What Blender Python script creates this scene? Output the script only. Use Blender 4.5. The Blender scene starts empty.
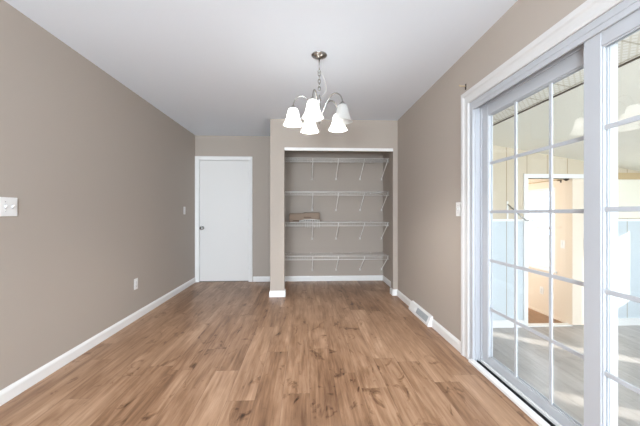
import bpy, math, random
from mathutils import Vector, Matrix
random.seed(4)
C = bpy.context.scene
COL = C.collection
PI = math.pi

# ------------------------------------------------------------------ camera
cam = bpy.data.cameras.new('camera'); cam.sensor_width = 36; cam.lens = 36*315/640
cam.clip_start = 0.02
camo = bpy.data.objects.new('camera', cam); COL.objects.link(camo)
camo.location = (0, 0, 1.15)
camo.rotation_euler = (PI/2, 0, -math.atan(15/315))
C.camera = camo

# ------------------------------------------------------------------ world, sun, light, exposure
w = bpy.data.worlds.new('world'); C.world = w; w.use_nodes = True
bg = w.node_tree.nodes['Background']
bg.inputs['Color'].default_value = (0.80, 0.90, 1.0, 1); bg.inputs['Strength'].default_value = 5.0
sun = bpy.data.lights.new('sun', 'SUN'); sun.energy = 7.0; sun.angle = math.radians(0.8); sun.color = (1, .94, .84)
so = bpy.data.objects.new('sun', sun); COL.objects.link(so)
so.rotation_euler = Vector((-.81*.912, .585*.912, -.405)).to_track_quat('-Z', 'Y').to_euler()
def area(name, loc, direction, sx, sy, power, color):
    l = bpy.data.lights.new(name, 'AREA'); l.shape = 'RECTANGLE'; l.size = sx; l.size_y = sy
    l.energy = power; l.color = color
    o = bpy.data.objects.new(name, l); COL.objects.link(o); o.location = loc
    o.rotation_euler = Vector(direction).to_track_quat('-Z', 'Z').to_euler()
    return o
area('back_window_daylight', (-.5, -2.93, 1.3), (0, 1, .25), 2.6, 1.9, 125, (.82, .91, 1.0))
area('added_ceiling_fill', (-.7, -1.9, 1.2), (.05, .95, 1), .6, .6, 118, (.83, .92, 1.0))  # added uplight that brightens the ceiling, not a lamp of the room
area('added_peach_room_fill', (2.06, 5.6, .9), (1, 0, 0), 1.6, 1.4, 30, (1, .95, .88))  # added fill lamp inside the peach room, no window on that side
area('added_sunroom_fill', (3.4, -1.43, .75), (0, 1, 0), 3.4, 1.5, 105, (.82, .91, 1.0))  # added fill lamp that brightens the sunroom from out of view
C.view_settings.view_transform = 'Standard'; C.view_settings.look = 'None'
C.view_settings.gamma = 1; C.view_settings.use_curve_mapping = False
C.view_settings.exposure = 0.18

# ------------------------------------------------------------------ materials
def srgb(r, g, b):
    f = lambda v: (v/255/12.92) if v/255 <= .04045 else ((v/255+.055)/1.055)**2.4
    return (f(r), f(g), f(b), 1)
def mat(name, col, rough=.6, metal=0, bump=0, bscale=60, var=0, spec=.5):
    m = bpy.data.materials.new(name); m.use_nodes = True
    nt = m.node_tree; b = nt.nodes['Principled BSDF']
    b.inputs['Base Color'].default_value = col; b.inputs['Roughness'].default_value = rough
    b.inputs['Metallic'].default_value = metal; b.inputs['Specular IOR Level'].default_value = spec
    g = nt.nodes.new('ShaderNodeNewGeometry')
    n = nt.nodes.new('ShaderNodeTexNoise'); n.inputs['Scale'].default_value = bscale; n.inputs['Detail'].default_value = 4
    nt.links.new(g.outputs['Position'], n.inputs['Vector'])
    if bump:
        bp = nt.nodes.new('ShaderNodeBump'); bp.inputs['Strength'].default_value = bump; bp.inputs['Distance'].default_value = .004
        nt.links.new(n.outputs['Fac'], bp.inputs['Height']); nt.links.new(bp.outputs['Normal'], b.inputs['Normal'])
    if var:
        mx = nt.nodes.new('ShaderNodeMixRGB'); mx.inputs[1].default_value = tuple(c*(1-var) for c in col[:3])+(1,)
        mx.inputs[2].default_value = tuple(min(1, c*(1+var)) for c in col[:3])+(1,)
        nt.links.new(n.outputs['Fac'], mx.inputs[0]); nt.links.new(mx.outputs[0], b.inputs['Base Color'])
    return m
def planks(name, ramp, width=.19, length=1.25, rough=.38, contrast=1.0, seam=(.10,.06,.04,1)):
    m = bpy.data.materials.new(name); m.use_nodes = True
    nt = m.node_tree; N = nt.nodes; L = nt.links; b = N['Principled BSDF']
    def math_(op, a, c=None, clamp=False):
        n = N.new('ShaderNodeMath'); n.operation = op; n.use_clamp = clamp
        for i, v in enumerate((a, c)):
            if v is None: continue
            if isinstance(v, (int, float)): n.inputs[i].default_value = v
            else: L.new(v, n.inputs[i])
        return n.outputs[0]
    g = N.new('ShaderNodeNewGeometry'); sp = N.new('ShaderNodeSeparateXYZ'); L.new(g.outputs['Position'], sp.inputs[0])
    X, Y = sp.outputs[0], sp.outputs[1]
    u = math_('DIVIDE', math_('ADD', X, 20.03), width); cid = math_('FLOOR', u); fu = math_('FRACT', u)
    wn = N.new('ShaderNodeTexWhiteNoise'); wn.noise_dimensions = '1D'; L.new(cid, wn.inputs['W'])
    v = math_('ADD', math_('DIVIDE', math_('ADD', Y, 20), length), wn.outputs['Value']); rid = math_('FLOOR', v); fv = math_('FRACT', v)
    wn2 = N.new('ShaderNodeTexWhiteNoise'); wn2.noise_dimensions = '2D'
    cb = N.new('ShaderNodeCombineXYZ'); L.new(cid, cb.inputs[0]); L.new(rid, cb.inputs[1]); L.new(cb.outputs[0], wn2.inputs['Vector'])
    off = math_('MULTIPLY', wn2.outputs['Value'], 37.0)
    def noise(sx, sy, scale, detail, dist):
        c = N.new('ShaderNodeCombineXYZ'); L.new(math_('MULTIPLY', X, sx), c.inputs[0]); L.new(math_('MULTIPLY', Y, sy), c.inputs[1]); L.new(off, c.inputs[2])
        n = N.new('ShaderNodeTexNoise'); n.inputs['Scale'].default_value = scale; n.inputs['Detail'].default_value = detail
        n.inputs['Distortion'].default_value = dist; n.inputs['Roughness'].default_value = .6
        L.new(c.outputs[0], n.inputs['Vector']); return n.outputs['Fac']
    grain = noise(1, .05, 60, 6, .4)      # fine streaks
    broad = noise(1, .10, 12, 5, 1.2)      # cathedral figure
    blot = noise(1, .25, 5.0, 3, .5)      # patches
    knot = noise(1, .5, 7, 4, 1.6)
    t = math_('ADD', math_('ADD', math_('MULTIPLY', grain, .30), math_('MULTIPLY', broad, .42)),
              math_('ADD', math_('MULTIPLY', blot, .36), math_('MULTIPLY', math_('SUBTRACT', wn2.outputs['Value'], .5), .10)))
    t = math_('ADD', math_('MULTIPLY', math_('SUBTRACT', t, .55), 1.95*contrast), .60)
    kn = math_('MULTIPLY', math_('SUBTRACT', knot, .585, ), 5.0, True)
    t = math_('SUBTRACT', t, math_('MULTIPLY', kn, .55*contrast), True)
    r = N.new('ShaderNodeValToRGB'); L.new(t, r.inputs[0])
    e = r.color_ramp.elements; e[0].color = ramp[0]; e[1].color = ramp[-1]
    for k, cc in enumerate(ramp[1:-1]):
        ne = e.new((k+1)/(len(ramp)-1)); ne.color = cc
    su = math_('MULTIPLY', math_('MINIMUM', fu, math_('SUBTRACT', 1, fu)), width)
    sv = math_('MULTIPLY', math_('MINIMUM', fv, math_('SUBTRACT', 1, fv)), length)
    s = math_('LESS_THAN', math_('MINIMUM', su, sv), .0016)
    mx = N.new('ShaderNodeMixRGB'); L.new(math_('MULTIPLY', s, .35), mx.inputs[0]); L.new(r.outputs[0], mx.inputs[1]); mx.inputs[2].default_value = seam
    L.new(mx.outputs[0], b.inputs['Base Color'])
    b.inputs['Roughness'].default_value = rough; b.inputs['Specular IOR Level'].default_value = .35
    bp = N.new('ShaderNodeBump'); bp.inputs['Strength'].default_value = .12; bp.inputs['Distance'].default_value = .002
    L.new(math_('SUBTRACT', grain, s), bp.inputs['Height']); L.new(bp.outputs['Normal'], b.inputs['Normal'])
    return m
def glass_mat():
    m = bpy.data.materials.new('window_glass'); m.use_nodes = True
    nt = m.node_tree; N = nt.nodes; N.clear()
    o = N.new('ShaderNodeOutputMaterial'); mx = N.new('ShaderNodeMixShader'); t = N.new('ShaderNodeBsdfTransparent')
    t.inputs[0].default_value = (.985, .99, .99, 1)
    g = N.new('ShaderNodeBsdfGlossy'); g.inputs['Roughness'].default_value = 0.0; f = N.new('ShaderNodeLayerWeight'); f.inputs['Blend'].default_value = .5
    p = N.new('ShaderNodeMath'); p.operation = 'POWER'; nt.links.new(f.outputs['Facing'], p.inputs[0]); p.inputs[1].default_value = 5
    q = N.new('ShaderNodeMath'); q.operation = 'MULTIPLY_ADD'; nt.links.new(p.outputs[0], q.inputs[0]); q.inputs[1].default_value = .9; q.inputs[2].default_value = .035
    nt.links.new(q.outputs[0], mx.inputs[0]); nt.links.new(t.outputs[0], mx.inputs[1]); nt.links.new(g.outputs[0], mx.inputs[2])
    nt.links.new(mx.outputs[0], o.inputs[0]); return m
def shade_mat(name, emit):
    m = bpy.data.materials.new(name); m.use_nodes = True
    nt = m.node_tree; N = nt.nodes; N.clear()
    o = N.new('ShaderNodeOutputMaterial'); d = N.new('ShaderNodeBsdfDiffuse'); t = N.new('ShaderNodeBsdfTranslucent')
    tr = N.new('ShaderNodeBsdfTransparent')
    gl = N.new('ShaderNodeBsdfGlossy'); gl.inputs['Roughness'].default_value = .15
    n = N.new('ShaderNodeTexNoise'); n.inputs['Scale'].default_value = 22; n.inputs['Distortion'].default_value = 2.5
    r = N.new('ShaderNodeValToRGB'); r.color_ramp.elements[0].color = (.62, .62, .61, 1); r.color_ramp.elements[1].color = (.93, .93, .91, 1)
    nt.links.new(n.outputs['Fac'], r.inputs[0]); nt.links.new(r.outputs[0], d.inputs[0]); nt.links.new(r.outputs[0], t.inputs[0])
    a = N.new('ShaderNodeMixShader'); a.inputs[0].default_value = .55
    b = N.new('ShaderNodeMixShader'); b.inputs[0].default_value = .06
    c = N.new('ShaderNodeMixShader'); c.inputs[0].default_value = 0.05 if emit else .30
    nt.links.new(d.outputs[0], a.inputs[1]); nt.links.new(t.outputs[0], a.inputs[2])
    nt.links.new(a.outputs[0], b.inputs[1]); nt.links.new(gl.outputs[0], b.inputs[2])
    nt.links.new(b.outputs[0], c.inputs[1]); nt.links.new(tr.outputs[0], c.inputs[2])
    last = c.outputs[0]
    if emit:
        e = N.new('ShaderNodeEmission'); e.inputs[0].default_value = (1, .985, .95, 1); e.inputs[1].default_value = emit
        ad = N.new('ShaderNodeAddShader'); nt.links.new(last, ad.inputs[0]); nt.links.new(e.outputs[0], ad.inputs[1]); last = ad.outputs[0]
    nt.links.new(last, o.inputs[0]); return m
def emit_mat(name, col, s):
    m = bpy.data.materials.new(name); m.use_nodes = True
    b = m.node_tree.nodes['Principled BSDF']; b.inputs['Base Color'].default_value = (.9, .9, .88, 1)
    b.inputs['Emission Color'].default_value = col; b.inputs['Emission Strength'].default_value = s
    return m
def panel_mat(name, upper, lower, split, groove, spacing):
    """vertical-groove panelling, one paint colour above the rail and another below"""
    m = mat(name, upper, .55); nt = m.node_tree; N = nt.nodes; L = nt.links; b = N['Principled BSDF']
    g = N.new('ShaderNodeNewGeometry'); sp = N.new('ShaderNodeSeparateXYZ'); L.new(g.outputs['Position'], sp.inputs[0])
    ad = N.new('ShaderNodeMath'); ad.operation = 'ADD'; L.new(sp.outputs[0], ad.inputs[0]); L.new(sp.outputs[1], ad.inputs[1])
    dv = N.new('ShaderNodeMath'); dv.operation = 'DIVIDE'; L.new(ad.outputs[0], dv.inputs[0]); dv.inputs[1].default_value = spacing
    fr = N.new('ShaderNodeMath'); fr.operation = 'FRACT'; L.new(dv.outputs[0], fr.inputs[0])
    lt = N.new('ShaderNodeMath'); lt.operation = 'LESS_THAN'; L.new(fr.outputs[0], lt.inputs[0]); lt.inputs[1].default_value = .035
    zc = N.new('ShaderNodeMath'); zc.operation = 'LESS_THAN'; L.new(sp.outputs[2], zc.inputs[0]); zc.inputs[1].default_value = split
    mx = N.new('ShaderNodeMixRGB'); L.new(zc.outputs[0], mx.inputs[0]); mx.inputs[1].default_value = upper; mx.inputs[2].default_value = lower
    m2 = N.new('ShaderNodeMixRGB'); m2.blend_type = 'MULTIPLY'; L.new(lt.outputs[0], m2.inputs[0]); L.new(mx.outputs[0], m2.inputs[1]); m2.inputs[2].default_value = groove
    L.new(m2.outputs[0], b.inputs['Base Color']); return m
def tile_mat():
    """pale embossed ceiling tiles with thin darker joints"""
    m = mat('ceiling_tile', (.78, .77, .72, 1), .5); nt = m.node_tree; N = nt.nodes; L = nt.links; b = N['Principled BSDF']
    g = N.new('ShaderNodeNewGeometry')
    def brick(scale, rot, mortar, c1, c2):
        mp = N.new('ShaderNodeMapping'); mp.inputs['Rotation'].default_value = (0, 0, rot); L.new(g.outputs['Position'], mp.inputs[0])
        t = N.new('ShaderNodeTexBrick'); t.offset = 0; t.inputs['Scale'].default_value = scale; t.inputs['Mortar Size'].default_value = mortar
        t.inputs['Brick Width'].default_value = 1; t.inputs['Row Height'].default_value = 1
        t.inputs['Color1'].default_value = c1; t.inputs['Color2'].default_value = c1; t.inputs['Mortar'].default_value = c2
        L.new(mp.outputs[0], t.inputs['Vector']); return t.outputs['Color']
    a = brick(3.3, 0, .022, (1, 1, 1, 1), (.66, .62, .54, 1)); c = brick(28, PI/4, .16, (1, 1, 1, 1), (.84, .82, .76, 1))
    m1 = N.new('ShaderNodeMixRGB'); m1.blend_type = 'MULTIPLY'; m1.inputs[0].default_value = 1; L.new(a, m1.inputs[1]); L.new(c, m1.inputs[2])
    m2 = N.new('ShaderNodeMixRGB'); m2.blend_type = 'MULTIPLY'; m2.inputs[0].default_value = 1; L.new(m1.outputs[0], m2.inputs[1]); m2.inputs[2].default_value = (.92, .90, .85, 1)
    L.new(m2.outputs[0], b.inputs['Base Color']); return m

M = {}
M['wall'] = mat('taupe_wall_paint', srgb(179, 169, 159), .75, bump=.05, bscale=180, spec=.25)
M['ceiling'] = mat('ceiling_paint', srgb(233, 240, 249), .85, bump=.25, bscale=70, spec=.2)
M['trim'] = mat('white_trim_paint', srgb(238, 238, 237), .35)
M['casing'] = mat('dimmed_trim_paint', srgb(212, 211, 210), .35)  # same paint as the trim, darkened where light falls too strongly
M['door'] = mat('white_door_paint', srgb(230, 229, 227), .42)
M['vinyl'] = mat('white_vinyl', srgb(184, 187, 192), .35)
M['plastic'] = mat('white_plastic', srgb(238, 237, 235), .35)
M['wire'] = mat('white_coated_wire', srgb(246, 244, 240), .4)
M['dark'] = mat('black_track', (.012, .012, .013, 1), .5)
M['slot'] = mat('dark_slot', (.03, .03, .03, 1), .6)
M['grille'] = mat('register_grille', srgb(180, 184, 187), .4, .1)
M['nickel'] = mat('brushed_nickel', srgb(170, 169, 167), .22, 1)
M['chrome'] = mat('satin_chrome', srgb(190, 188, 184), .2, 1)
M['floor'] = planks('oak_laminate', [srgb(58, 38, 26), srgb(108, 77, 55), srgb(145, 110, 83), srgb(174, 139, 111), srgb(199, 167, 140)], width=.17)
M['sunfloor'] = planks('grey_laminate', [srgb(128, 124, 122), srgb(154, 150, 148), srgb(178, 174, 172), srgb(200, 197, 196)], width=.19, rough=.3, contrast=.8)
M['roomfloor'] = planks('brown_laminate', [srgb(88, 60, 40), srgb(128, 92, 64), srgb(158, 120, 88), srgb(176, 138, 104)], rough=.4)
M['panelling'] = panel_mat('sunroom_panelling', srgb(208, 195, 174), srgb(204, 213, 219), 1.05, (.62, .52, .4, 1), .29)
M['cream'] = mat('cream_ceiling_board', srgb(244, 241, 230), .7)
M['tile'] = tile_mat()
M['beam'] = mat('dark_joint', srgb(90, 76, 58), .6)
M['tan'] = mat('tan_trim', srgb(196, 172, 134), .6)
M['peach'] = mat('peach_wall_paint', srgb(236, 222, 205), .75)
M['glass'] = glass_mat()
M['shade'] = shade_mat('lit_alabaster_glass', 1.1)
M['shade_off'] = shade_mat('unlit_alabaster_glass', 0)
M['bulb'] = emit_mat('lit_bulb', (1, .96, .88, 1), 6)
_n = M['bulb'].node_tree; _t = _n.nodes.new('ShaderNodeBsdfTransparent'); _m = _n.nodes.new('ShaderNodeMixShader'); _m.inputs[0].default_value = .75
_n.links.new(_n.nodes['Principled BSDF'].outputs[0], _m.inputs[1]); _n.links.new(_t.outputs[0], _m.inputs[2])
_n.links.new(_m.outputs[0], _n.nodes['Material Output'].inputs[0])
M['bulb_off'] = mat('unlit_bulb', srgb(225, 225, 222), .2)
M['bronze'] = mat('dark_bronze', srgb(52, 40, 32), .5, .4)
M['card'] = mat('brown_cardboard', srgb(148, 129, 113), .8, var=.12, bscale=25)
M['carddark'] = mat('cardboard_dark_strip', srgb(84, 66, 52), .9)
M['blind'] = mat('cream_blind', srgb(240, 236, 222), .8)
M['grass'] = mat('lawn', (.35, .38, .30, 1), .9, var=.3, bscale=3)

# ------------------------------------------------------------------ helpers
class MB:
    def __init__(s): s.v = []; s.f = []; s.sm = []
    def add(s, vs, fs, smooth=False):
        b = len(s.v); s.v += [tuple(v) for v in vs]; s.f += [tuple(b+i for i in f) for f in fs]; s.sm += [smooth]*len(fs); return s
    def box(s, x0, x1, y0, y1, z0, z1):
        v = [(x, y, z) for z in (z0, z1) for y in (y0, y1) for x in (x0, x1)]
        return s.add(v, [(0, 2, 3, 1), (4, 5, 7, 6), (0, 1, 5, 4), (2, 6, 7, 3), (0, 4, 6, 2), (1, 3, 7, 5)])
    def loft(s, rings, closed=True, caps=True, smooth=False):
        n = len(rings[0]); vs = [p for r in rings for p in r]; fs = []
        for i in range(len(rings)-1):
            for j in range(n if closed else n-1):
                k = (j+1) % n; fs.append((i*n+j, i*n+k, (i+1)*n+k, (i+1)*n+j))
        s.add(vs, fs, smooth)
        if caps:
            b = len(s.v)-len(vs)
            s.f += [tuple(b+i for i in reversed(range(n))), tuple(b+(len(rings)-1)*n+i for i in range(n))]; s.sm += [False]*2
        return s
    def tube(s, pts, r, n=8):
        pts = [Vector(p) for p in pts]; rings = []; up = None
        for i, p in enumerate(pts):
            a = pts[max(0, i-1)]; b = pts[min(len(pts)-1, i+1)]; t = (b-a).normalized()
            if up is None: up = t.orthogonal().normalized()
            up = (up - t*up.dot(t)).normalized(); q = t.cross(up)
            rr = r[i] if isinstance(r, (list, tuple)) else r
            rings.append([p + (up*math.cos(2*PI*k/n)+q*math.sin(2*PI*k/n))*rr for k in range(n)])
        return s.loft(rings, smooth=True)
    def lathe(s, prof, c, n=32, fl=0, lobes=0):
        rings = []
        for (r, z) in prof:
            ring = []
            for k in range(n):
                a = 2*PI*k/n; ring.append((c[0]+r*math.cos(a), c[1]+r*math.sin(a), c[2]+z))
            rings.append(ring)
        return s.loft(rings, caps=False, smooth=True)
    def lathe_axis(s, prof, c, axis, n=24):
        q = Vector(axis).to_track_quat('Z', 'Y'); c = Vector(c)
        rings = [[c + q @ Vector((r*math.cos(2*PI*k/n), r*math.sin(2*PI*k/n), z)) for k in range(n)] for r, z in prof]
        return s.loft(rings, caps=True, smooth=True)
    def ball(s, c, r, n=12, sz=1):
        rings = [[(c[0]+r*math.sin(a)*math.cos(2*PI*k/n), c[1]+r*math.sin(a)*math.sin(2*PI*k/n), c[2]-r*sz*math.cos(a)) for k in range(n)]
                 for a in [PI*(i+.02)/(8.04) for i in range(9)]]
        return s.loft(rings, smooth=True)
    def torus(s, c, R, r, axis, n=20, stretch=1.0):
        q = Vector(axis).to_track_quat('Z', 'Y'); c = Vector(c)
        pts = [c + q @ Vector((R*math.cos(2*PI*k/n), R*stretch*math.sin(2*PI*k/n), 0)) for k in range(n+1)]
        return s.tube(pts, r, 6)
    def build(s, name, m, parent=None, bevel=0):
        me = bpy.data.meshes.new(name); base = Vector((0, 0, 0)); p = parent
        while p is not None: base += p.location; p = p.parent
        me.from_pydata([tuple(Vector(v)-base) for v in s.v], [], s.f); me.update()
        for i, f in enumerate(me.polygons): f.use_smooth = s.sm[i]
        import bmesh
        bm = bmesh.new(); bm.from_mesh(me); bmesh.ops.recalc_face_normals(bm, faces=bm.faces); bm.to_mesh(me); bm.free()
        o = bpy.data.objects.new(name, me); COL.objects.link(o); me.materials.append(m); o.parent = parent
        if bevel:
            b = o.modifiers.new('bevel', 'BEVEL'); b.width = bevel; b.segments = 2; b.limit_method = 'ANGLE'
        return o
def tag(o, label=None, cat=None, group=None, kind=None):
    for k, v in (('label', label), ('category', cat), ('group', group), ('kind', kind)):
        if v: o[k] = v
    return o
def empty(name, loc, label, cat, group=None, kind=None):
    o = bpy.data.objects.new(name, None); COL.objects.link(o); o.location = loc; o.empty_display_size = .05
    return tag(o, label, cat, group, kind)
def copy_tree(o, parent=None):
    c = o.copy(); COL.objects.link(c); c.parent = parent
    for ch in list(o.children): copy_tree(ch, c)
    return c
def struct(name, mb, m, label, cat, bevel=0):
    return tag(mb.build(name, m, None, bevel), label, cat, None, 'structure')
def U_casing(mb, plane, base, a0, a1, z0, z1, prof, sgn):
    """mitred moulding round three sides of an opening. plane 'x': wall at x=base, a runs along y; prof = [(offset, protrusion)]"""
    rings = []
    for a, z, ka, kz in ((a0, z0, -1, 0), (a0, z1, -1, 1), (a1, z1, 1, 1), (a1, z0, 1, 0)):
        ring = []
        for off, pr_ in prof:
            aa = a+ka*off; zz = z+kz*off; d = base+sgn*pr_
            ring.append((d, aa, zz) if plane == 'x' else (aa, d, zz))
        rings.append(ring)
    mb.loft(rings)
    return mb
def skirt(mb, path, h=.085, t=.014, z=0):
    """baseboard following a floor path; the wall is to the left of the direction of travel"""
    prof = [(0, 0), (t, 0), (t, h*.72), (t*.75, h*.86), (t*.35, h*.95), (t*.3, h), (0, h)]
    P = [Vector(p) for p in path]; rings = []
    for i, p in enumerate(P):
        d1 = (P[i]-P[i-1]).normalized() if i else (P[1]-P[0]).normalized()
        d2 = (P[i+1]-P[i]).normalized() if i < len(P)-1 else d1
        n1 = Vector((d1.y, -d1.x)); n2 = Vector((d2.y, -d2.x)); n = (n1+n2); n = n/(n.dot(n1))
        rings.append([(p.x+n.x*a, p.y+n.y*a, z+b) for a, b in prof])
    return mb.loft(rings)

# ------------------------------------------------------------------ setting: dining room
XL, XR, D, P, H, YB = -1.825, 1.29, 5.33, 4.34, 2.44, -3.0
WO = 1.42    # outer face of right wall
XC = 1.335   # inner right face of the closet
struct('floor', MB().box(XL-.1, XR, YB-.1, D+.1, -.1, 0).box(XR, XC, P+.11, D, -.1, 0).box(XR, WO, .38, 2.41, -.1, 0), M['floor'], 'brown oak laminate plank floor of the dining room', 'floor')
struct('ceiling', MB().box(XL-.1, WO, YB-.1, D+.1, H, H+.1), M['ceiling'], 'white lightly textured ceiling over the dining room', 'ceiling')
struct('wall_left', MB().box(XL-.1, XL, YB-.1, D+.1, 0, H), M['wall'], 'long taupe wall on the left with two switches and an outlet', 'wall')
OY0, OY1, OZ = .46, 2.41, 2.01
struct('wall_right', MB().box(XR, WO, OY1, P+.11, -.45, H).box(XC, WO, P+.11, D+.1, -.45, H).box(XR, WO, YB-.1, OY0-.08, -.45, H).box(XR, WO, OY0-.08, OY1, OZ, H), M['wall'],
       'taupe wall on the right holding the sliding glass door', 'wall')
DX0, DX1, DZ = -1.775, -.93, 2.045
struct('wall_back', MB().box(XL, DX0, D, D+.1, 0, H).box(DX1, XC, D, D+.1, 0, H).box(DX0, DX1, D, D+.1, DZ, H).box(DX0, DX1, D+.08, D+.1, 0, DZ), M['wall'],
       'taupe far wall with the white door, running on behind the closet shelves', 'wall')
CX0, CX1, CZ = -.283, 1.228, 2.05
struct('wall_closet', MB().box(-.475, CX0, P, P+.11, 0, H).box(-.475, -.365, P+.11, D, 0, H).box(CX1, XR, P, P+.11, 0, H).box(CX0, CX1, P, P+.11, CZ, H), M['wall'],
       'taupe boxed-out closet wall with narrow pillar and header around the open closet', 'wall')
WX0, WX1, WZ0, WZ1 = -1.6, 1.06, .35, 2.28
struct('wall_behind', MB().box(XL, WX0, YB-.1, YB, 0, H).box(WX1, XR, YB-.1, YB, 0, H).box(WX0, WX1, YB-.1, YB, 0, WZ0).box(WX0, WX1, YB-.1, YB, WZ1, H), M['wall'],
       'taupe wall behind the viewer with a wide window', 'wall')
wf = MB().box(WX0, WX0+.04, YB-.08, YB+.02, WZ0, WZ1).box(WX1-.04, WX1, YB-.08, YB+.02, WZ0, WZ1).box(WX0, WX1, YB-.08, YB+.02, WZ0, WZ0+.04).box(WX0, WX1, YB-.08, YB+.02, WZ1-.04, WZ1).box(-.29, -.25, YB-.08, YB-.02, WZ0, WZ1)
struct('window_2', wf, M['trim'], 'white frame of the wide window behind the viewer', 'window')

# baseboards
struct('baseboard_left', skirt(MB(), [(XL, -3), (XL, D), (DX0-.062, D)][::-1][::-1][:2]), M['trim'], 'white baseboard along the left wall', 'baseboard')
struct('baseboard_back', skirt(MB(), [(DX1+.062, D), (-.475, D), (-.475, P), (CX0, P), (CX0, P+.11), (-.365, P+.11), (-.365, D), (XC, D), (XC, P+.11), (CX1, P+.11), (CX1, P), (XR, P), (XR, 3.71)]), M['trim'],
       'white baseboard from the far door round the pillar and through the closet', 'baseboard')
struct('baseboard_right', skirt(MB(), [(XR, 3.11), (XR, 2.52)]), M['trim'], 'white baseboard between the floor register and the sliding door', 'baseboard')
struct('baseboard_right', skirt(MB(), [(XR, .36), (XR, YB)]), M['trim'], 'white baseboard on the right wall beside the viewer', 'baseboard')

# closet header track
hd = empty('closet_header_track', (.478, P+.02, CZ), 'long white door track across the top of the closet opening', 'track')
MB().box(CX0+.002, CX1-.002, P-.008, P+.006, CZ-.042, CZ-.001).build('fascia', M['plastic'], hd, .002)
MB().box(CX0+.002, CX1-.002, P+.006, P+.07, CZ-.012, CZ-.001).box(CX0+.002, CX1-.002, P+.035, P+.039, CZ-.03, CZ-.012).box(CX0+.002, CX1-.002, P+.066, P+.07, CZ-.03, CZ-.012).build('rail', M['plastic'], hd)

# far door
d = empty('door_1', (-1.35, D, 0), 'plain white flush door with a nickel knob in the far wall', 'door', None, 'structure')
MB().box(DX0+.018, DX1-.018, D+.02, D+.055, .012, DZ-.018).build('door_panel', M['door'], d, .002)
f = MB().box(DX0, DX0+.015, D-.002, D+.08, 0, DZ).box(DX1-.015, DX1, D-.002, D+.08, 0, DZ).box(DX0+.015, DX1-.015, D-.002, D+.08, DZ-.015, DZ)
f.build('jamb', M['trim'], d)
cas = [(0, 0), (.0, .010), (.008, .014), (.040, .018), (.052, .018), (.056, .012), (.056, 0)]
U_casing(MB(), 'y', D, DX0+.006, DX1-.006, 0, DZ-.006, cas, -1).build('casing', M['trim'], d)
MB().box(DX0+.015, DX1-.015, D+.01, D+.06, 0, .010).build('threshold', mat('grey_threshold', srgb(120, 112, 104), .5), d)
kx = -1.712
k = MB().lathe_axis([(.031, 0), (.031, .004), (.026, .009), (.012, .012), (.011, .032), (.018, .040), (.027, .052), (.029, .062), (.024, .072), (.010, .077), (.001, .078)], (kx, D+.02, .90), (0, -1, 0)).build('knob', M['nickel'], d)
MB().lathe_axis([(.006, 0), (.006, .002), (.001, .003)], (kx, D-.058, .90), (0, -1, 0), 12).build('keyhole', M['slot'], k)
for z in (.25, 1.05, 1.82):
    MB().tube([(DX1-.017, D+.012, z-.045), (DX1-.017, D+.012, z+.045)], .0065, 8).box(DX1-.03, DX1-.018, D+.017, D+.0205, z-.044, z+.044).build('hinge', M['door'], d)

# ------------------------------------------------------------------ sliding glass door
sl = empty('door_2', (1.34, 1.37, 0), 'white two-panel sliding glass door with grid muntins in the right wall', 'door', None, 'structure')
prof = [(0, 0), (0, .012), (.010, .016), (.018, .016), (.022, .011), (.040, .011), (.058, .015), (.068, .022), (.084, .024), (.096, .024), (.098, .016), (.100, 0)]
U_casing(MB(), 'x', XR, OY0, OY1, 0, OZ, prof, -1).build('casing', M['casing'], sl)
fr = MB()
for a, b in ((OY1-.045, OY1), (OY0-.045, OY0)):
    fr.box(XR-.002, 1.43, a, b, 0, OZ)
    fr.box(1.305, 1.312, (a-.012 if a > 1 else b), (a if a > 1 else b+.012), .03, OZ-.045)
    fr.box(1.345, 1.352, (a-.02 if a > 1 else b), (a if a > 1 else b+.02), .03, OZ-.045)
fr.box(XR-.002, 1.43, OY0, OY1-.045, OZ-.036, OZ)
fr.box(XR+.0, XR+.012, OY0, OY1-.045, OZ-.065, OZ-.036).box(1.343, 1.349, OY0, OY1-.045, OZ-.06, OZ-.036)
fr.build('frame', M['vinyl'], sl, .0015)
MB().box(1.262, 1.303, OY0-.02, OY1-.03, .0005, .022).box(1.345, 1.43, OY0, OY1-.045, .0005, .026).build('sill', M['trim'], sl, .002)
MB().box(1.3035, 1.3445, OY0, OY1-.045, .001, .008).box(1.322, 1.326, OY0, OY1-.045, .008, .02).build('track', M['dark'], sl)
def slider_panel(x0, x1, ya, yb, gl, zb, zt, gz0, gz1, label, stile_l, stile_r):
    """stiles, rails, one pane and a 3 by 5 grid; y decreasing towards the viewer"""
    y1, y0 = ya, yb; g1, g0 = gl
    m = MB().box(x0, x1, g1, y1, zb, zt).box(x0, x1, y0, g0, zb, zt).box(x0+.002, x1-.002, g0, g1, zb, gz0).box(x0+.002, x1-.002, g0, g1, gz1, zt)
    xc = (x0+x1)/2
    for xa, xb in ((x0+.006, x0+.012), (x1-.012, x1-.006)):       # glazing beads
        m.box(xa, xb, g1-.008, g1, gz0, gz1).box(xa, xb, g0, g0+.008, gz0, gz1).box(xa, xb, g0+.008, g1-.008, gz0, gz0+.008).box(xa, xb, g0+.008, g1-.008, gz1-.008, gz1)
    o = m.build('door_sash', M['vinyl'], sl, .002); tag(o, label)
    MB().box(xc-.002, xc+.002, g0, g1, gz0, gz1).build('glass_pane', M['glass'], o)
    gr = MB(); hw = .0105
    ys = [g0+(g1-g0)*k/3 for k in (1, 2)]; zs = [gz0+(gz1-gz0)*k/5 for k in (1, 2, 3, 4)]
    for yy in ys:
        gr.box(xc-.011, xc-.0022, yy-hw, yy+hw, gz0+.001, gz1-.001)
    for zz in zs:
        gr.box(xc-.0105, xc-.0022, g0+.001, g1-.001, zz-hw, zz+hw)
    gr.build('muntin_grid', M['vinyl'], o, .002)
    return o
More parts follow.
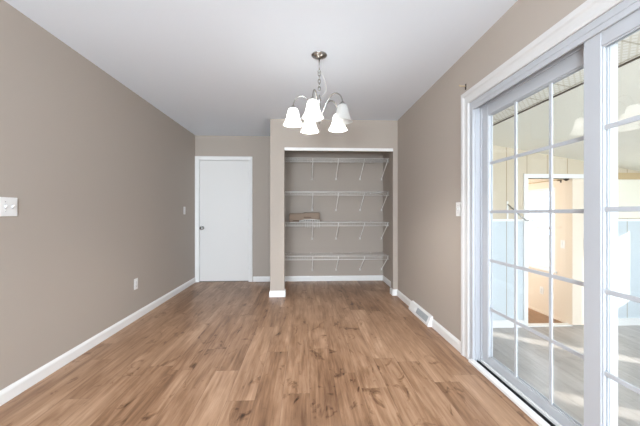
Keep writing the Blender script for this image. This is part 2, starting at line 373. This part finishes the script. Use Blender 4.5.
slider_panel(1.352, 1.39, 2.345, 1.335, (2.27, 1.395), .028, 1.965, .085, 1.875, 'farther sash with three by five grid, set to the outside', 0, 0)
near = slider_panel(1.302, 1.34, 1.414, .468, (1.328, .54), .022, 1.965, .088, 1.885, 'nearer sash with three by five grid, set to the room side', 0, 0)
MB().box(1.31, 1.325, 1.4142, 1.424, .98, 1.03).build('latch', M['grille'], near, .002)

# ------------------------------------------------------------------ sunroom beyond the glass
SF, SY, SX, SB = -.42, 4.2, 5.4, -1.5
zc = lambda x: 2.275-.165*(x-WO)
struct('floor', MB().box(WO, SX+.1, SB-.1, SY+.06, SF-.1, SF), M['sunfloor'], 'grey plank floor of the sunroom, streaked with sunlight', 'floor')
OX0, OX1, OT = 3.06, 3.93, 1.63
def slope_wall(mb, xa, xb, y0, y1, z0):
    v = []
    for y in (y0, y1):
        v += [(xa, y, z0), (xb, y, z0), (xb, y, zc(xb)), (xa, y, zc(xa))]
    return mb.add(v, [(0, 1, 2, 3), (7, 6, 5, 4), (0, 4, 5, 1), (1, 5, 6, 2), (2, 6, 7, 3), (3, 7, 4, 0)])
wb = MB(); slope_wall(wb, WO, OX0, SY, SY+.1, SF); slope_wall(wb, OX1, SX+.1, SY, SY+.1, SF); slope_wall(wb, OX0, OX1, SY, SY+.1, OT)
struct('wall_sunroom_end', wb, M['panelling'], 'sunroom end wall, tan grooved panelling above a rail, pale below, with a doorway', 'wall')
# long outer wall with narrow windows
WIN = [(3.02, 3.62), (1.66, 1.98), (.10, .42), (-1.2, -.7)]
wo = MB().box(SX, SX+.1, SB, SY, SF, .35).box(SX, SX+.1, SB, SY, 1.42, zc(SX))
edges = [SY] + [e for w_ in WIN for e in (w_[1], w_[0])] + [SB]
for i in range(0, len(edges), 2): wo.box(SX, SX+.1, edges[i+1], edges[i], .35, 1.42)
struct('wall_sunroom_outer', wo, M['panelling'], 'outer sunroom wall with narrow windows', 'wall')
for a, b in WIN:
    fm = MB().box(SX-.01, SX+.03, a, a+.03, .35, 1.42).box(SX-.01, SX+.03, b-.03, b, .35, 1.42).box(SX-.01, SX+.03, a+.03, b-.03, .35, .38).box(SX-.01, SX+.03, a+.03, b-.03, 1.39, 1.42)
    struct('window_3', fm, M['trim'], 'white frame of a narrow window in the outer sunroom wall', 'window')
struct('wall_sunroom_near', MB().box(WO, SX+.1, SB-.1, SB, SF, -.1).box(WO, SX+.1, SB-.1, SB, 1.55, zc(SX)).box(WO, 1.6, SB-.1, SB, -.1, 1.55).box(5.2, SX+.1, SB-.1, SB, -.1, 1.55), M['panelling'],
       'sunroom wall on the viewer side with a wide opening added to let light in', 'wall')  # unseen wall, its opening added to brighten the sunroom
def slab(xa, xb, y0, y1, t=.06):
    v = []
    for y in (y0, y1): v += [(xa, y, zc(xa)), (xb, y, zc(xb)), (xb, y, zc(xb)+t), (xa, y, zc(xa)+t)]
    return MB().add(v, [(0, 1, 2, 3), (7, 6, 5, 4), (0, 4, 5, 1), (1, 5, 6, 2), (2, 6, 7, 3), (3, 7, 4, 0)])
struct('ceiling', slab(2.15, SX+.1, SB-.1, SY+.1), M['cream'], 'smooth cream sloping part of the sunroom ceiling', 'ceiling')
struct('ceiling', slab(WO, 2.14, SB-.1, SY+.1), M['tile'], 'pale patterned tile strip of the sunroom ceiling next to the house wall', 'ceiling')
bx = 2.145
struct('trim_1', MB().box(bx-.005, bx+.005, SB, SY-.002, zc(bx)-.010, zc(bx)+.01), M['beam'], 'thin dark joint strip running along the sunroom ceiling', 'trim')
struct('trim_2', MB().box(WO+.002, OX0-.06, SY-.022, SY, 1.035, 1.065), M['trim'], 'white chair rail on the panelled sunroom end wall', 'trim')
struct('baseboard_sunroom', MB().box(WO+.002, OX0-.06, SY-.016, SY, SF, SF+.10).box(OX1+.06, SX, SY-.016, SY, SF, SF+.10), M['trim'], 'white baseboard of the sunroom end wall', 'baseboard')
dc = MB()
U_casing(dc, 'y', SY, OX0, OX1, SF, OT, [(0, 0), (0, .018), (.058, .018), (.058, 0)], -1)
struct('trim_3', dc, M['trim'], 'white casing around the doorway at the end of the sunroom', 'trim')
struct('trim_4', MB().box(OX0-.012, OX0, SY, SY+.1, SF, OT).box(OX0, 3.71, SY, SY+.1, SF, SF+.012).box(OX0, OX1, SY, SY+.1, OT, OT+.012), M['trim'], 'white jamb and threshold of the doorway at the sunroom end', 'trim')
struct('trim_5', MB().box(OX1+.35, SX, SY-.03, SY, 1.71, min(1.80, zc(SX)-.0)), M['tan'], 'tan valance board high on the sunroom end wall', 'trim')
struct('window_4', MB().box(4.12, 5.25, SY-.012, SY-.002, 1.08, 1.70), M['blind'], 'cream roller blind covering a window right of the sunroom doorway', 'window')
struct('trim_6', MB().box(OX1+.06, SX, SY-.022, SY, 1.035, 1.065), M['trim'], 'white rail under the blind on the sunroom end wall', 'trim')

# ------------------------------------------------------------------ peach room beyond the doorway
PX0, PX1, PY, PC = 2.0, 3.71, 7.2, 2.02
struct('floor', MB().box(PX0, PX1+.1, SY+.06, PY+.1, SF-.1, SF), M['roomfloor'], 'brown wood floor of the peach room', 'floor')
struct('ceiling', MB().box(PX0-.1, PX1+.1, SY+.1, PY+.1, PC, PC+.1), M['cream'], 'white ceiling of the peach room', 'ceiling')
QY0, QY1, QZ0, QZ1 = 4.50, 5.75, .29, 1.53
struct('wall_peach_right', MB().box(PX1, OX1-.001, SY+.002, SY+.1, SF+.013, OT-.001).box(PX1, PX1+.1, SY+.1, QY0, SF, PC).box(PX1, PX1+.1, QY1, PY, SF, PC).box(PX1, PX1+.1, QY0, QY1, SF, QZ0).box(PX1, PX1+.1, QY0, QY1, QZ1, PC), M['peach'],
       'peach wall with the bright window, seen through the doorway', 'wall')
struct('wall_peach_back', MB().box(PX0-.1, PX1+.1, PY, PY+.1, SF, PC), M['peach'], 'far peach wall of the room beyond the doorway', 'wall')
struct('wall_peach_left', MB().box(PX0-.1, PX0, SY+.1, PY, SF, PC), M['peach'], 'left peach wall of the room beyond the doorway', 'wall')
wn = empty('window_1', (PX1, (QY0+QY1)/2, QZ0), 'bright double-hung window in the peach wall', 'window', None, 'structure')
MB().box(PX1, PX1+.06, QY0, QY0+.035, QZ0, QZ1).box(PX1, PX1+.06, QY1-.035, QY1, QZ0, QZ1).box(PX1, PX1+.06, QY0+.035, QY1-.035, QZ0, QZ0+.04).box(PX1, PX1+.06, QY0+.035, QY1-.035, QZ1-.04, QZ1)\
    .box(PX1+.01, PX1+.05, QY0+.035, QY1-.035, .90, .935).box(PX1+.01, PX1+.05, 5.11, 5.14, QZ0+.04, QZ1-.04).build('window_frame', M['trim'], wn)
MB().box(PX1-.03, PX1+.0, QY0-.03, QY1+.03, QZ0-.03, QZ0).build('window_sill', M['trim'], wn, .003)
MB().box(PX1+.028, PX1+.032, QY0+.035, QY1-.035, QZ0+.04, QZ1-.04).build('pane', M['glass'], wn)
struct('baseboard_peach', MB().box(PX1-.014, PX1, SY+.1, PY, SF, SF+.03), M['peach'], 'low skirting under the peach wall', 'baseboard')
cr = empty('curtain_rod', (3.65, 5.0, 1.63), 'thin brown curtain rod above the bright window in the peach room', 'curtain rod')
MB().tube([(3.65, 4.27, 1.63), (3.65, 6.0, 1.63)], .008, 10).build('rod', M['tan'], cr)
MB().lathe_axis([(.008, 0), (.026, .012), (.034, .035), (.024, .06), (.002, .068)], (3.65, 4.27, 1.63), (0, -1, 0), 14).build('finial', M['bronze'], cr)
for yy in (4.40, 5.9):
    MB().box(PX1-.004, PX1, yy-.012, yy+.012, 1.59, 1.66).tube([(PX1, yy, 1.618), (3.65, yy, 1.618)], .005, 8).build('bracket', M['bronze'], cr)

def plate(name, loc, axis, n, label, cat, kind='switch'):
    """wall plate; axis = outward normal +x or -x. n gangs"""
    t = empty(name, loc, label, cat); x, y, z = loc; s = axis; wd = .07+.046*(n-1)
    def bb(d0, d1, y0, y1, z0, z1): return MB().box(min(x+s*d0, x+s*d1), max(x+s*d0, x+s*d1), y+y0, y+y1, z+z0, z+z1)
    bb(0, .006, -wd/2, wd/2, -.0585, .0585).build('cover_plate', M['plastic'], t, .002)
    for g in range(n):
        c = (g-(n-1)/2)*.046
        if kind == 'switch':
            bb(.006, .0068, c-.006, c+.006, -.013, .013).build('toggle_slot', M['vinyl'], t)
            MB().add([(x+s*.006, y+c-.004, z-.010), (x+s*.006, y+c+.004, z-.010), (x+s*.006, y+c+.004, z+.008), (x+s*.006, y+c-.004, z+.008),
                      (x+s*.018, y+c-.0035, z+.004), (x+s*.018, y+c+.0035, z+.004), (x+s*.017, y+c+.0035, z+.011), (x+s*.017, y+c-.0035, z+.011)],
                     [(0, 1, 2, 3), (4, 5, 6, 7), (0, 1, 5, 4), (1, 2, 6, 5), (2, 3, 7, 6), (3, 0, 4, 7)]).build('toggle', M['plastic'], t)
        else:
            for zz in (-.021, .021):
                rr = MB().lathe_axis([(.0165, 0), (.0165, .0012), (.0001, .0013)], (x+s*.006, y, z+zz), (s, 0, 0), 20).build('receptacle', M['plastic'], t)
                bb(.0072, .0078, -.0075, -.0055, zz-.001, zz+.007).add(*[]) if False else None
                mm = MB()
                for q in (-.0065, .0065): mm.box(min(x+s*.0072, x+s*.0078), max(x+s*.0072, x+s*.0078), y+q-.001, y+q+.001, z+zz-.002, z+zz+.006)
                mm.box(min(x+s*.0072, x+s*.0078), max(x+s*.0072, x+s*.0078), y-.002, y+.002, z+zz-.010, z+zz-.006).build('slot', M['slot'], rr)
    for zz in ((-.030, .030) if kind == 'switch' else (0,)):
        MB().lathe_axis([(.003, 0), (.003, .0006), (.0001, .001)], (x+s*.006, y+((-(n-1)/2)*.046 if kind == 'switch' else 0), z+zz), (s, 0, 0), 10).build('screw', M['nickel'], t)
    return t
plate('light_switch', (XL, 2.027, 1.188), 1, 2, 'white double switch plate on the left wall nearest the viewer', 'light switch')
plate('light_switch', (XL, 4.86, 1.187), 1, 1, 'small white single switch on the left wall beside the far door', 'light switch')
plate('wall_outlet', (XL, 3.49, .385), 1, 1, 'white electrical outlet low on the left wall above the baseboard', 'outlet', 'outlet')
plate('light_switch', (XR, 2.59, 1.182), -1, 1, 'white switch plate on the right wall beside the sliding door casing', 'light switch')
plate('light_switch', (PX1, 4.367, .70), -1, 1, 'light switch on the peach wall beside the bright window', 'light switch')
plate('wall_outlet', (PX1, 4.77, -.063), -1, 1, 'white outlet low on the peach wall under the bright window', 'outlet', 'outlet')
plate('wall_outlet', (0, 0, 0), 1, 1, 'x', 'outlet', 'outlet') if False else None

# ------------------------------------------------------------------ closet shelves
def make_shelf(z):
    t = empty('wire_shelf', (.46, D, z), 'x', 'shelf', 'white wire shelves in the closet')
    xa, xb = -.36, 1.328; yf, yb = 4.925, D-.008
    m = MB()
    for yy, r in ((yf, .0055), (yb, .003), ((yf+yb)/2, .003), (yf+.10, .003)): m.tube([(xa, yy, z-.004), (xb, yy, z-.004)], r, 6)
    n = 64
    for k in range(n+1):
        xx = xa+.006+(xb-xa-.012)*k/n
        m.tube([(xx, yb+.002, z), (xx, yf, z), (xx, yf-.004, z-.006), (xx, yf-.004, z-.052)], .0010, 4)
    m.build('deck', M['wire'], t)
    MB().tube([(xa, yf-.002, z-.055), (xb, yf-.002, z-.055)], .0055, 8).tube([(xa, yf-.006, z-.030), (xb, yf-.006, z-.030)], .002, 6).build('front_lip', M['wire'], t)
    for xx in (-.348, .122, .525, .935, 1.305):
        b = MB().tube([(xx, yf+.003, z-.006), (xx, yf+.008, z-.045), (xx, D-.022, z-.268), (xx, D-.004, z-.28)], .0068, 8).build('bracket', M['wire'], t)
        MB().box(xx-.011, xx+.011, D-.010, D-.001, z-.303, z-.265).lathe_axis([(.006, 0), (.006, .003), (.0001, .004)], (xx, D-.010, z-.285), (0, -1, 0), 10).build('wall_anchor', M['plastic'], b, .002)
    for k in range(5):
        xx = xa+.12+k*.34
        MB().box(xx-.006, xx+.006, yb-.004, D-.0005, z-.010, z+.006).build('wall_clip', M['plastic'], t)
    return t
SH = [(2.012, 'topmost white wire shelf in the closet, just under the header track'), (1.487, 'white wire shelf second from the top of the closet, empty'),
      (1.004, 'white wire shelf third from the top, carrying the cardboard box'), (.475, 'lowest white wire shelf in the closet, nearest the floor')]
sh0 = make_shelf(SH[0][0])
for i, (z, lab) in enumerate(SH):
    o = sh0 if i == 0 else copy_tree(sh0); o.location.z = z; o['label'] = lab
# things on the third shelf
zs = 1.008
cb = empty('cardboard_box', (0.0, 5.12, zs), 'long flat brown cardboard box lying on the third closet shelf', 'box')
a0, a1, b0, b1 = -.255, .235, 5.03, 5.24
MB().box(a0, a0+.005, b0, b1, zs, zs+.125).box(a1-.005, a1, b0, b1, zs, zs+.14).box(a0, a1, b1-.005, b1, zs, zs+.14).box(a0, a1, b0, b1, zs, zs+.005)\
    .box(-.02, a1, b0, b0+.005, zs+.03, zs+.14).box(a0, -.02, b0, b0+.005, zs+.03, zs+.118).box(a0, a1, b0, b0+.005, zs, zs+.03).build('carton', M['card'], cb, .0015)
MB().add([(-.02, b0+.002, zs+.14), (a1, b0+.002, zs+.14), (a1, b1, zs+.148), (-.02, b1, zs+.148), (-.02, b0+.002, zs+.144), (a1, b0+.002, zs+.144), (a1, b1, zs+.152), (-.02, b1, zs+.152)],
         [(0, 1, 2, 3), (7, 6, 5, 4), (0, 4, 5, 1), (1, 5, 6, 2), (2, 6, 7, 3), (3, 7, 4, 0)]).build('flap', M['card'], cb)
MB().box(-.02, .10, b0-.0012, b0, zs+.068, zs+.080).build('slot', M['carddark'], cb)  # flap shadow painted as a dark strip on the box front
MB().box(a0+.06, a1-.004, b0-.001, b0, zs+.012, zs+.026).build('lower_strip', M['carddark'], cb)  # darker strip along the bottom of the box front
ws = empty('wire_rack', (.10, 4.92, zs), 'short white wire rack offcut lying in front of the cardboard box', 'rack')
m = MB(); z0 = zs+.006
m.tube([(-.09, 4.95, z0+.012), (.0, 4.93, z0+.028), (.13, 4.93, z0+.032), (.225, 4.95, z0+.022)], .006, 8)
m.tube([(-.09, 5.0, z0), (.225, 5.0, z0)], .004, 8)
m.build('rail', M['wire'], ws)
m = MB()
for k in range(9):
    xx = .01+k*.027
    m.tube([(xx, 5.0, z0+.003), (xx, 4.93, z0+.030), (xx, 4.905, z0+.012), (xx, 4.905, z0-.095)], .0030, 6)
m.build('tines', M['wire'], ws)

# ------------------------------------------------------------------ floor register on the right wall
rg = empty('baseboard_register', (1.26, 3.41, 0), 'white sloped baseboard register vent on the right wall', 'vent')
y0, y1 = 3.115, 3.705
def wedge(y0, y1, pts): return MB().loft([[(x, y, z) for x, z in pts] for y in (y0, y1)])
body = [(1.289, .001), (1.236, .001), (1.234, .022), (1.268, .100), (1.289, .108)]
wedge(y0, y1, body).build('housing', M['trim'], rg, .002)
def onface(t): return (1.234+(.034)*t - .0015, .022+.078*t)      # point on sloped face
def face_quad(ya, yb, t0, t1, th=.002):
    (xa, za), (xb, zb) = onface(t0), onface(t1)
    return MB().loft([[(xa, y, za), (xb, y, zb), (xb-th, y, zb+th*.4), (xa-th, y, za+th*.4)] for y in (ya, yb)])
g = face_quad(3.165, 3.47, .16, .88).build('grille', M['grille'], rg)
mm = MB()
for k in range(14):
    t = 3.175+k*.0215; (xa, za), (xb, zb) = onface(.2), onface(.84)
    mm.loft([[(xa-.002, y, za), (xb-.002, y, zb), (xb-.004, y, zb), (xa-.004, y, za)] for y in (t, t+.006)])
mm.build('louvres', M['slot'] if False else mat('louvre_grey', srgb(150, 153, 155), .5), g)
(xa, za) = onface(.5); MB().box(xa-.012, xa-.001, 3.50, 3.512, za-.01, za+.012).build('damper_lever', M['plastic'], rg)

# little bracket high on the right wall
hk = empty('curtain_bracket', (XR, 2.48, 2.165), 'small brown curtain bracket above the corner of the sliding door casing', 'bracket')
MB().box(XR-.004, XR, 2.462, 2.478, 2.14, 2.185).build('back_plate', M['bronze'], hk, .001)
MB().tube([(XR-.004, 2.47, 2.168), (XR-.05, 2.47, 2.168), (XR-.055, 2.47, 2.178)], .004, 8).build('arm', M['tan'], hk)

# swing hook on the sunroom end wall
co = empty('coat_hook', (2.775, SY, 1.2), 'slim white coat hook arm on the tan panelling left of the sunroom doorway', 'hook')
MB().box(2.765, 2.79, SY-.006, SY, 1.06, 1.31).build('back_plate', M['plastic'], co, .002)
MB().tube([(2.777, SY-.006, 1.27), (2.83, SY-.05, 1.20), (2.90, SY-.10, 1.10), (2.95, SY-.13, 1.05), (3.0, SY-.16, 1.045), (3.02, SY-.17, 1.06)], .0085, 8).build('arm', M['nickel'], co)

# ------------------------------------------------------------------ chandelier
CX, CY = .116, 2.566
ch = empty('chandelier', (CX, CY, H), 'five-arm brushed nickel chandelier with white bell glass shades, one unlit', 'chandelier')
MB().lathe([(.0005, 0), (.063, 0), (.065, -.004), (.062, -.010), (.045, -.020), (.022, -.028), (.010, -.032), (.0005, -.033)], (CX, CY, H), 36).build('canopy', M['nickel'], ch)
MB().tube([(CX, CY, H-.03), (CX, CY, 2.315)], .005, 8).torus((CX, CY, 2.303), .012, .0028, (0, 1, 0)).build('stem', M['nickel'], ch)
z = 2.283; k = 0
while z > 2.135:
    ax = (1, 0, 0) if k % 2 else (0, 1, 0)
    q = MB()
    pts = []
    for j in range(17):
        a = 2*PI*j/16; u_ = .0095*math.cos(a); w_ = .019*math.sin(a)
        pts.append((CX+(u_ if k % 2 == 0 else 0), CY+(u_ if k % 2 else 0), z+w_))
    q.tube(pts, .0036, 6).build('chain_link', M['nickel'], ch); z -= .030; k += 1
# extra loop of supply cord beside the chain
pts = [(CX+.003, CY+.004, 2.31), (CX+.022, CY+.006, 2.29), (CX+.045, CY+.008, 2.24), (CX+.058, CY+.008, 2.18), (CX+.050, CY+.006, 2.13), (CX+.020, CY+.004, 2.10), (CX+.004, CY, 2.09)]
def smooth_path(P, n=6):
    out = []; P = [Vector(p) for p in P]
    for i in range(len(P)-1):
        p0 = P[max(0, i-1)]; p1 = P[i]; p2 = P[i+1]; p3 = P[min(len(P)-1, i+2)]
        for j in range(n):
            t = j/n; out.append(.5*((2*p1)+(p2-p0)*t+(2*p0-5*p1+4*p2-p3)*t*t+(3*p1-p0-3*p2+p3)*t**3))
    return out+[P[-1]]
MB().tube(smooth_path(pts), .0022, 6).build('cord', mat('silver_cord', srgb(190, 188, 184), .4), ch)
MB().lathe([(.0005, 2.115), (.006, 2.112), (.008, 2.10), (.014, 2.085), (.016, 2.07), (.009, 2.055), (.008, 1.99), (.013, 1.975), (.026, 1.96), (.030, 1.945), (.024, 1.93), (.012, 1.922), (.010, 1.905), (.015, 1.897), (.013, 1.885), (.0005, 1.876)], (CX, CY, 0), 24).build('center_column', M['nickel'], ch)
yaw = -math.atan(15/315)
RIM, R = 1.862, .212
for i, a in enumerate((185, 257, 329, 41, 113)):
    an = math.radians(a)+yaw; dx, dy = math.cos(an), math.sin(an)
    def pt(r, z): return (CX+dx*r, CY+dy*r, z)
    arm = MB().tube(smooth_path([pt(.022, 1.945), pt(.045, 1.99), pt(.075, 2.05), (pt(.115, 2.09)), pt(.155, 2.098), pt(.190, 2.075), pt(.208, 2.04), pt(R, 2.012)]), .0048, 8).build('arm', M['nickel'], ch)
    c = (CX+dx*R, CY+dy*R, 0)
    MB().lathe([(.0005, 2.022), (.008, 2.020), (.014, 2.012), (.024, 2.004), (.028, 1.996), (.028, 1.984), (.0005, 1.984)], c, 24).build('shade_holder', M['nickel'], arm)
    off = (i == 2)
    prof = [(.027, 1.997), (.036, 1.988), (.043, 1.970), (.048, 1.945), (.053, 1.920), (.061, 1.897), (.072, 1.878), (.078, 1.867), (.081, RIM)]
    prof2 = [(r-.003, z) for r, z in reversed(prof)]
    q = MB(); n = 40; rings = []
    for r, z in prof+prof2:
        k_ = max(0, (1.93-z)/.07)
        rings.append([(c[0]+r*(1+.015*k_*math.cos(8*t))*math.cos(t), c[1]+r*(1+.015*k_*math.cos(8*t))*math.sin(t), z) for t in [2*PI*j/n for j in range(n)]])
    q.loft(rings, caps=False, smooth=True)
    s = q.build('lamp_shade', M['shade_off'] if off else M['shade'], ch)
    if off: s['label'] = 'unlit greyish glass shade with the bulb showing through'
    b = MB().lathe([(.0005, 1.984), (.013, 1.983), (.013, 1.955), (.020, 1.940), (.027, 1.920), (.027, 1.905), (.019, 1.892), (.0005, 1.886)], c, 20).build('bulb', M['bulb_off'] if off else M['bulb'], s)
    if not off:
        l = bpy.data.lights.new('bulb_light', 'POINT'); l.energy = 17; l.shadow_soft_size = .02; l.color = (1, .97, .93)
        lo = bpy.data.objects.new('bulb_light', l); COL.objects.link(lo); lo.parent = ch
        lo.location = (c[0]-CX, c[1]-CY, 1.915-H)

# ------------------------------------------------------------------ outside
tag(MB().box(-12, 30, -14, 24, -.8, -.6).build('ground', M['grass'], None), 'pale ground outside the windows', 'ground', None, 'structure')
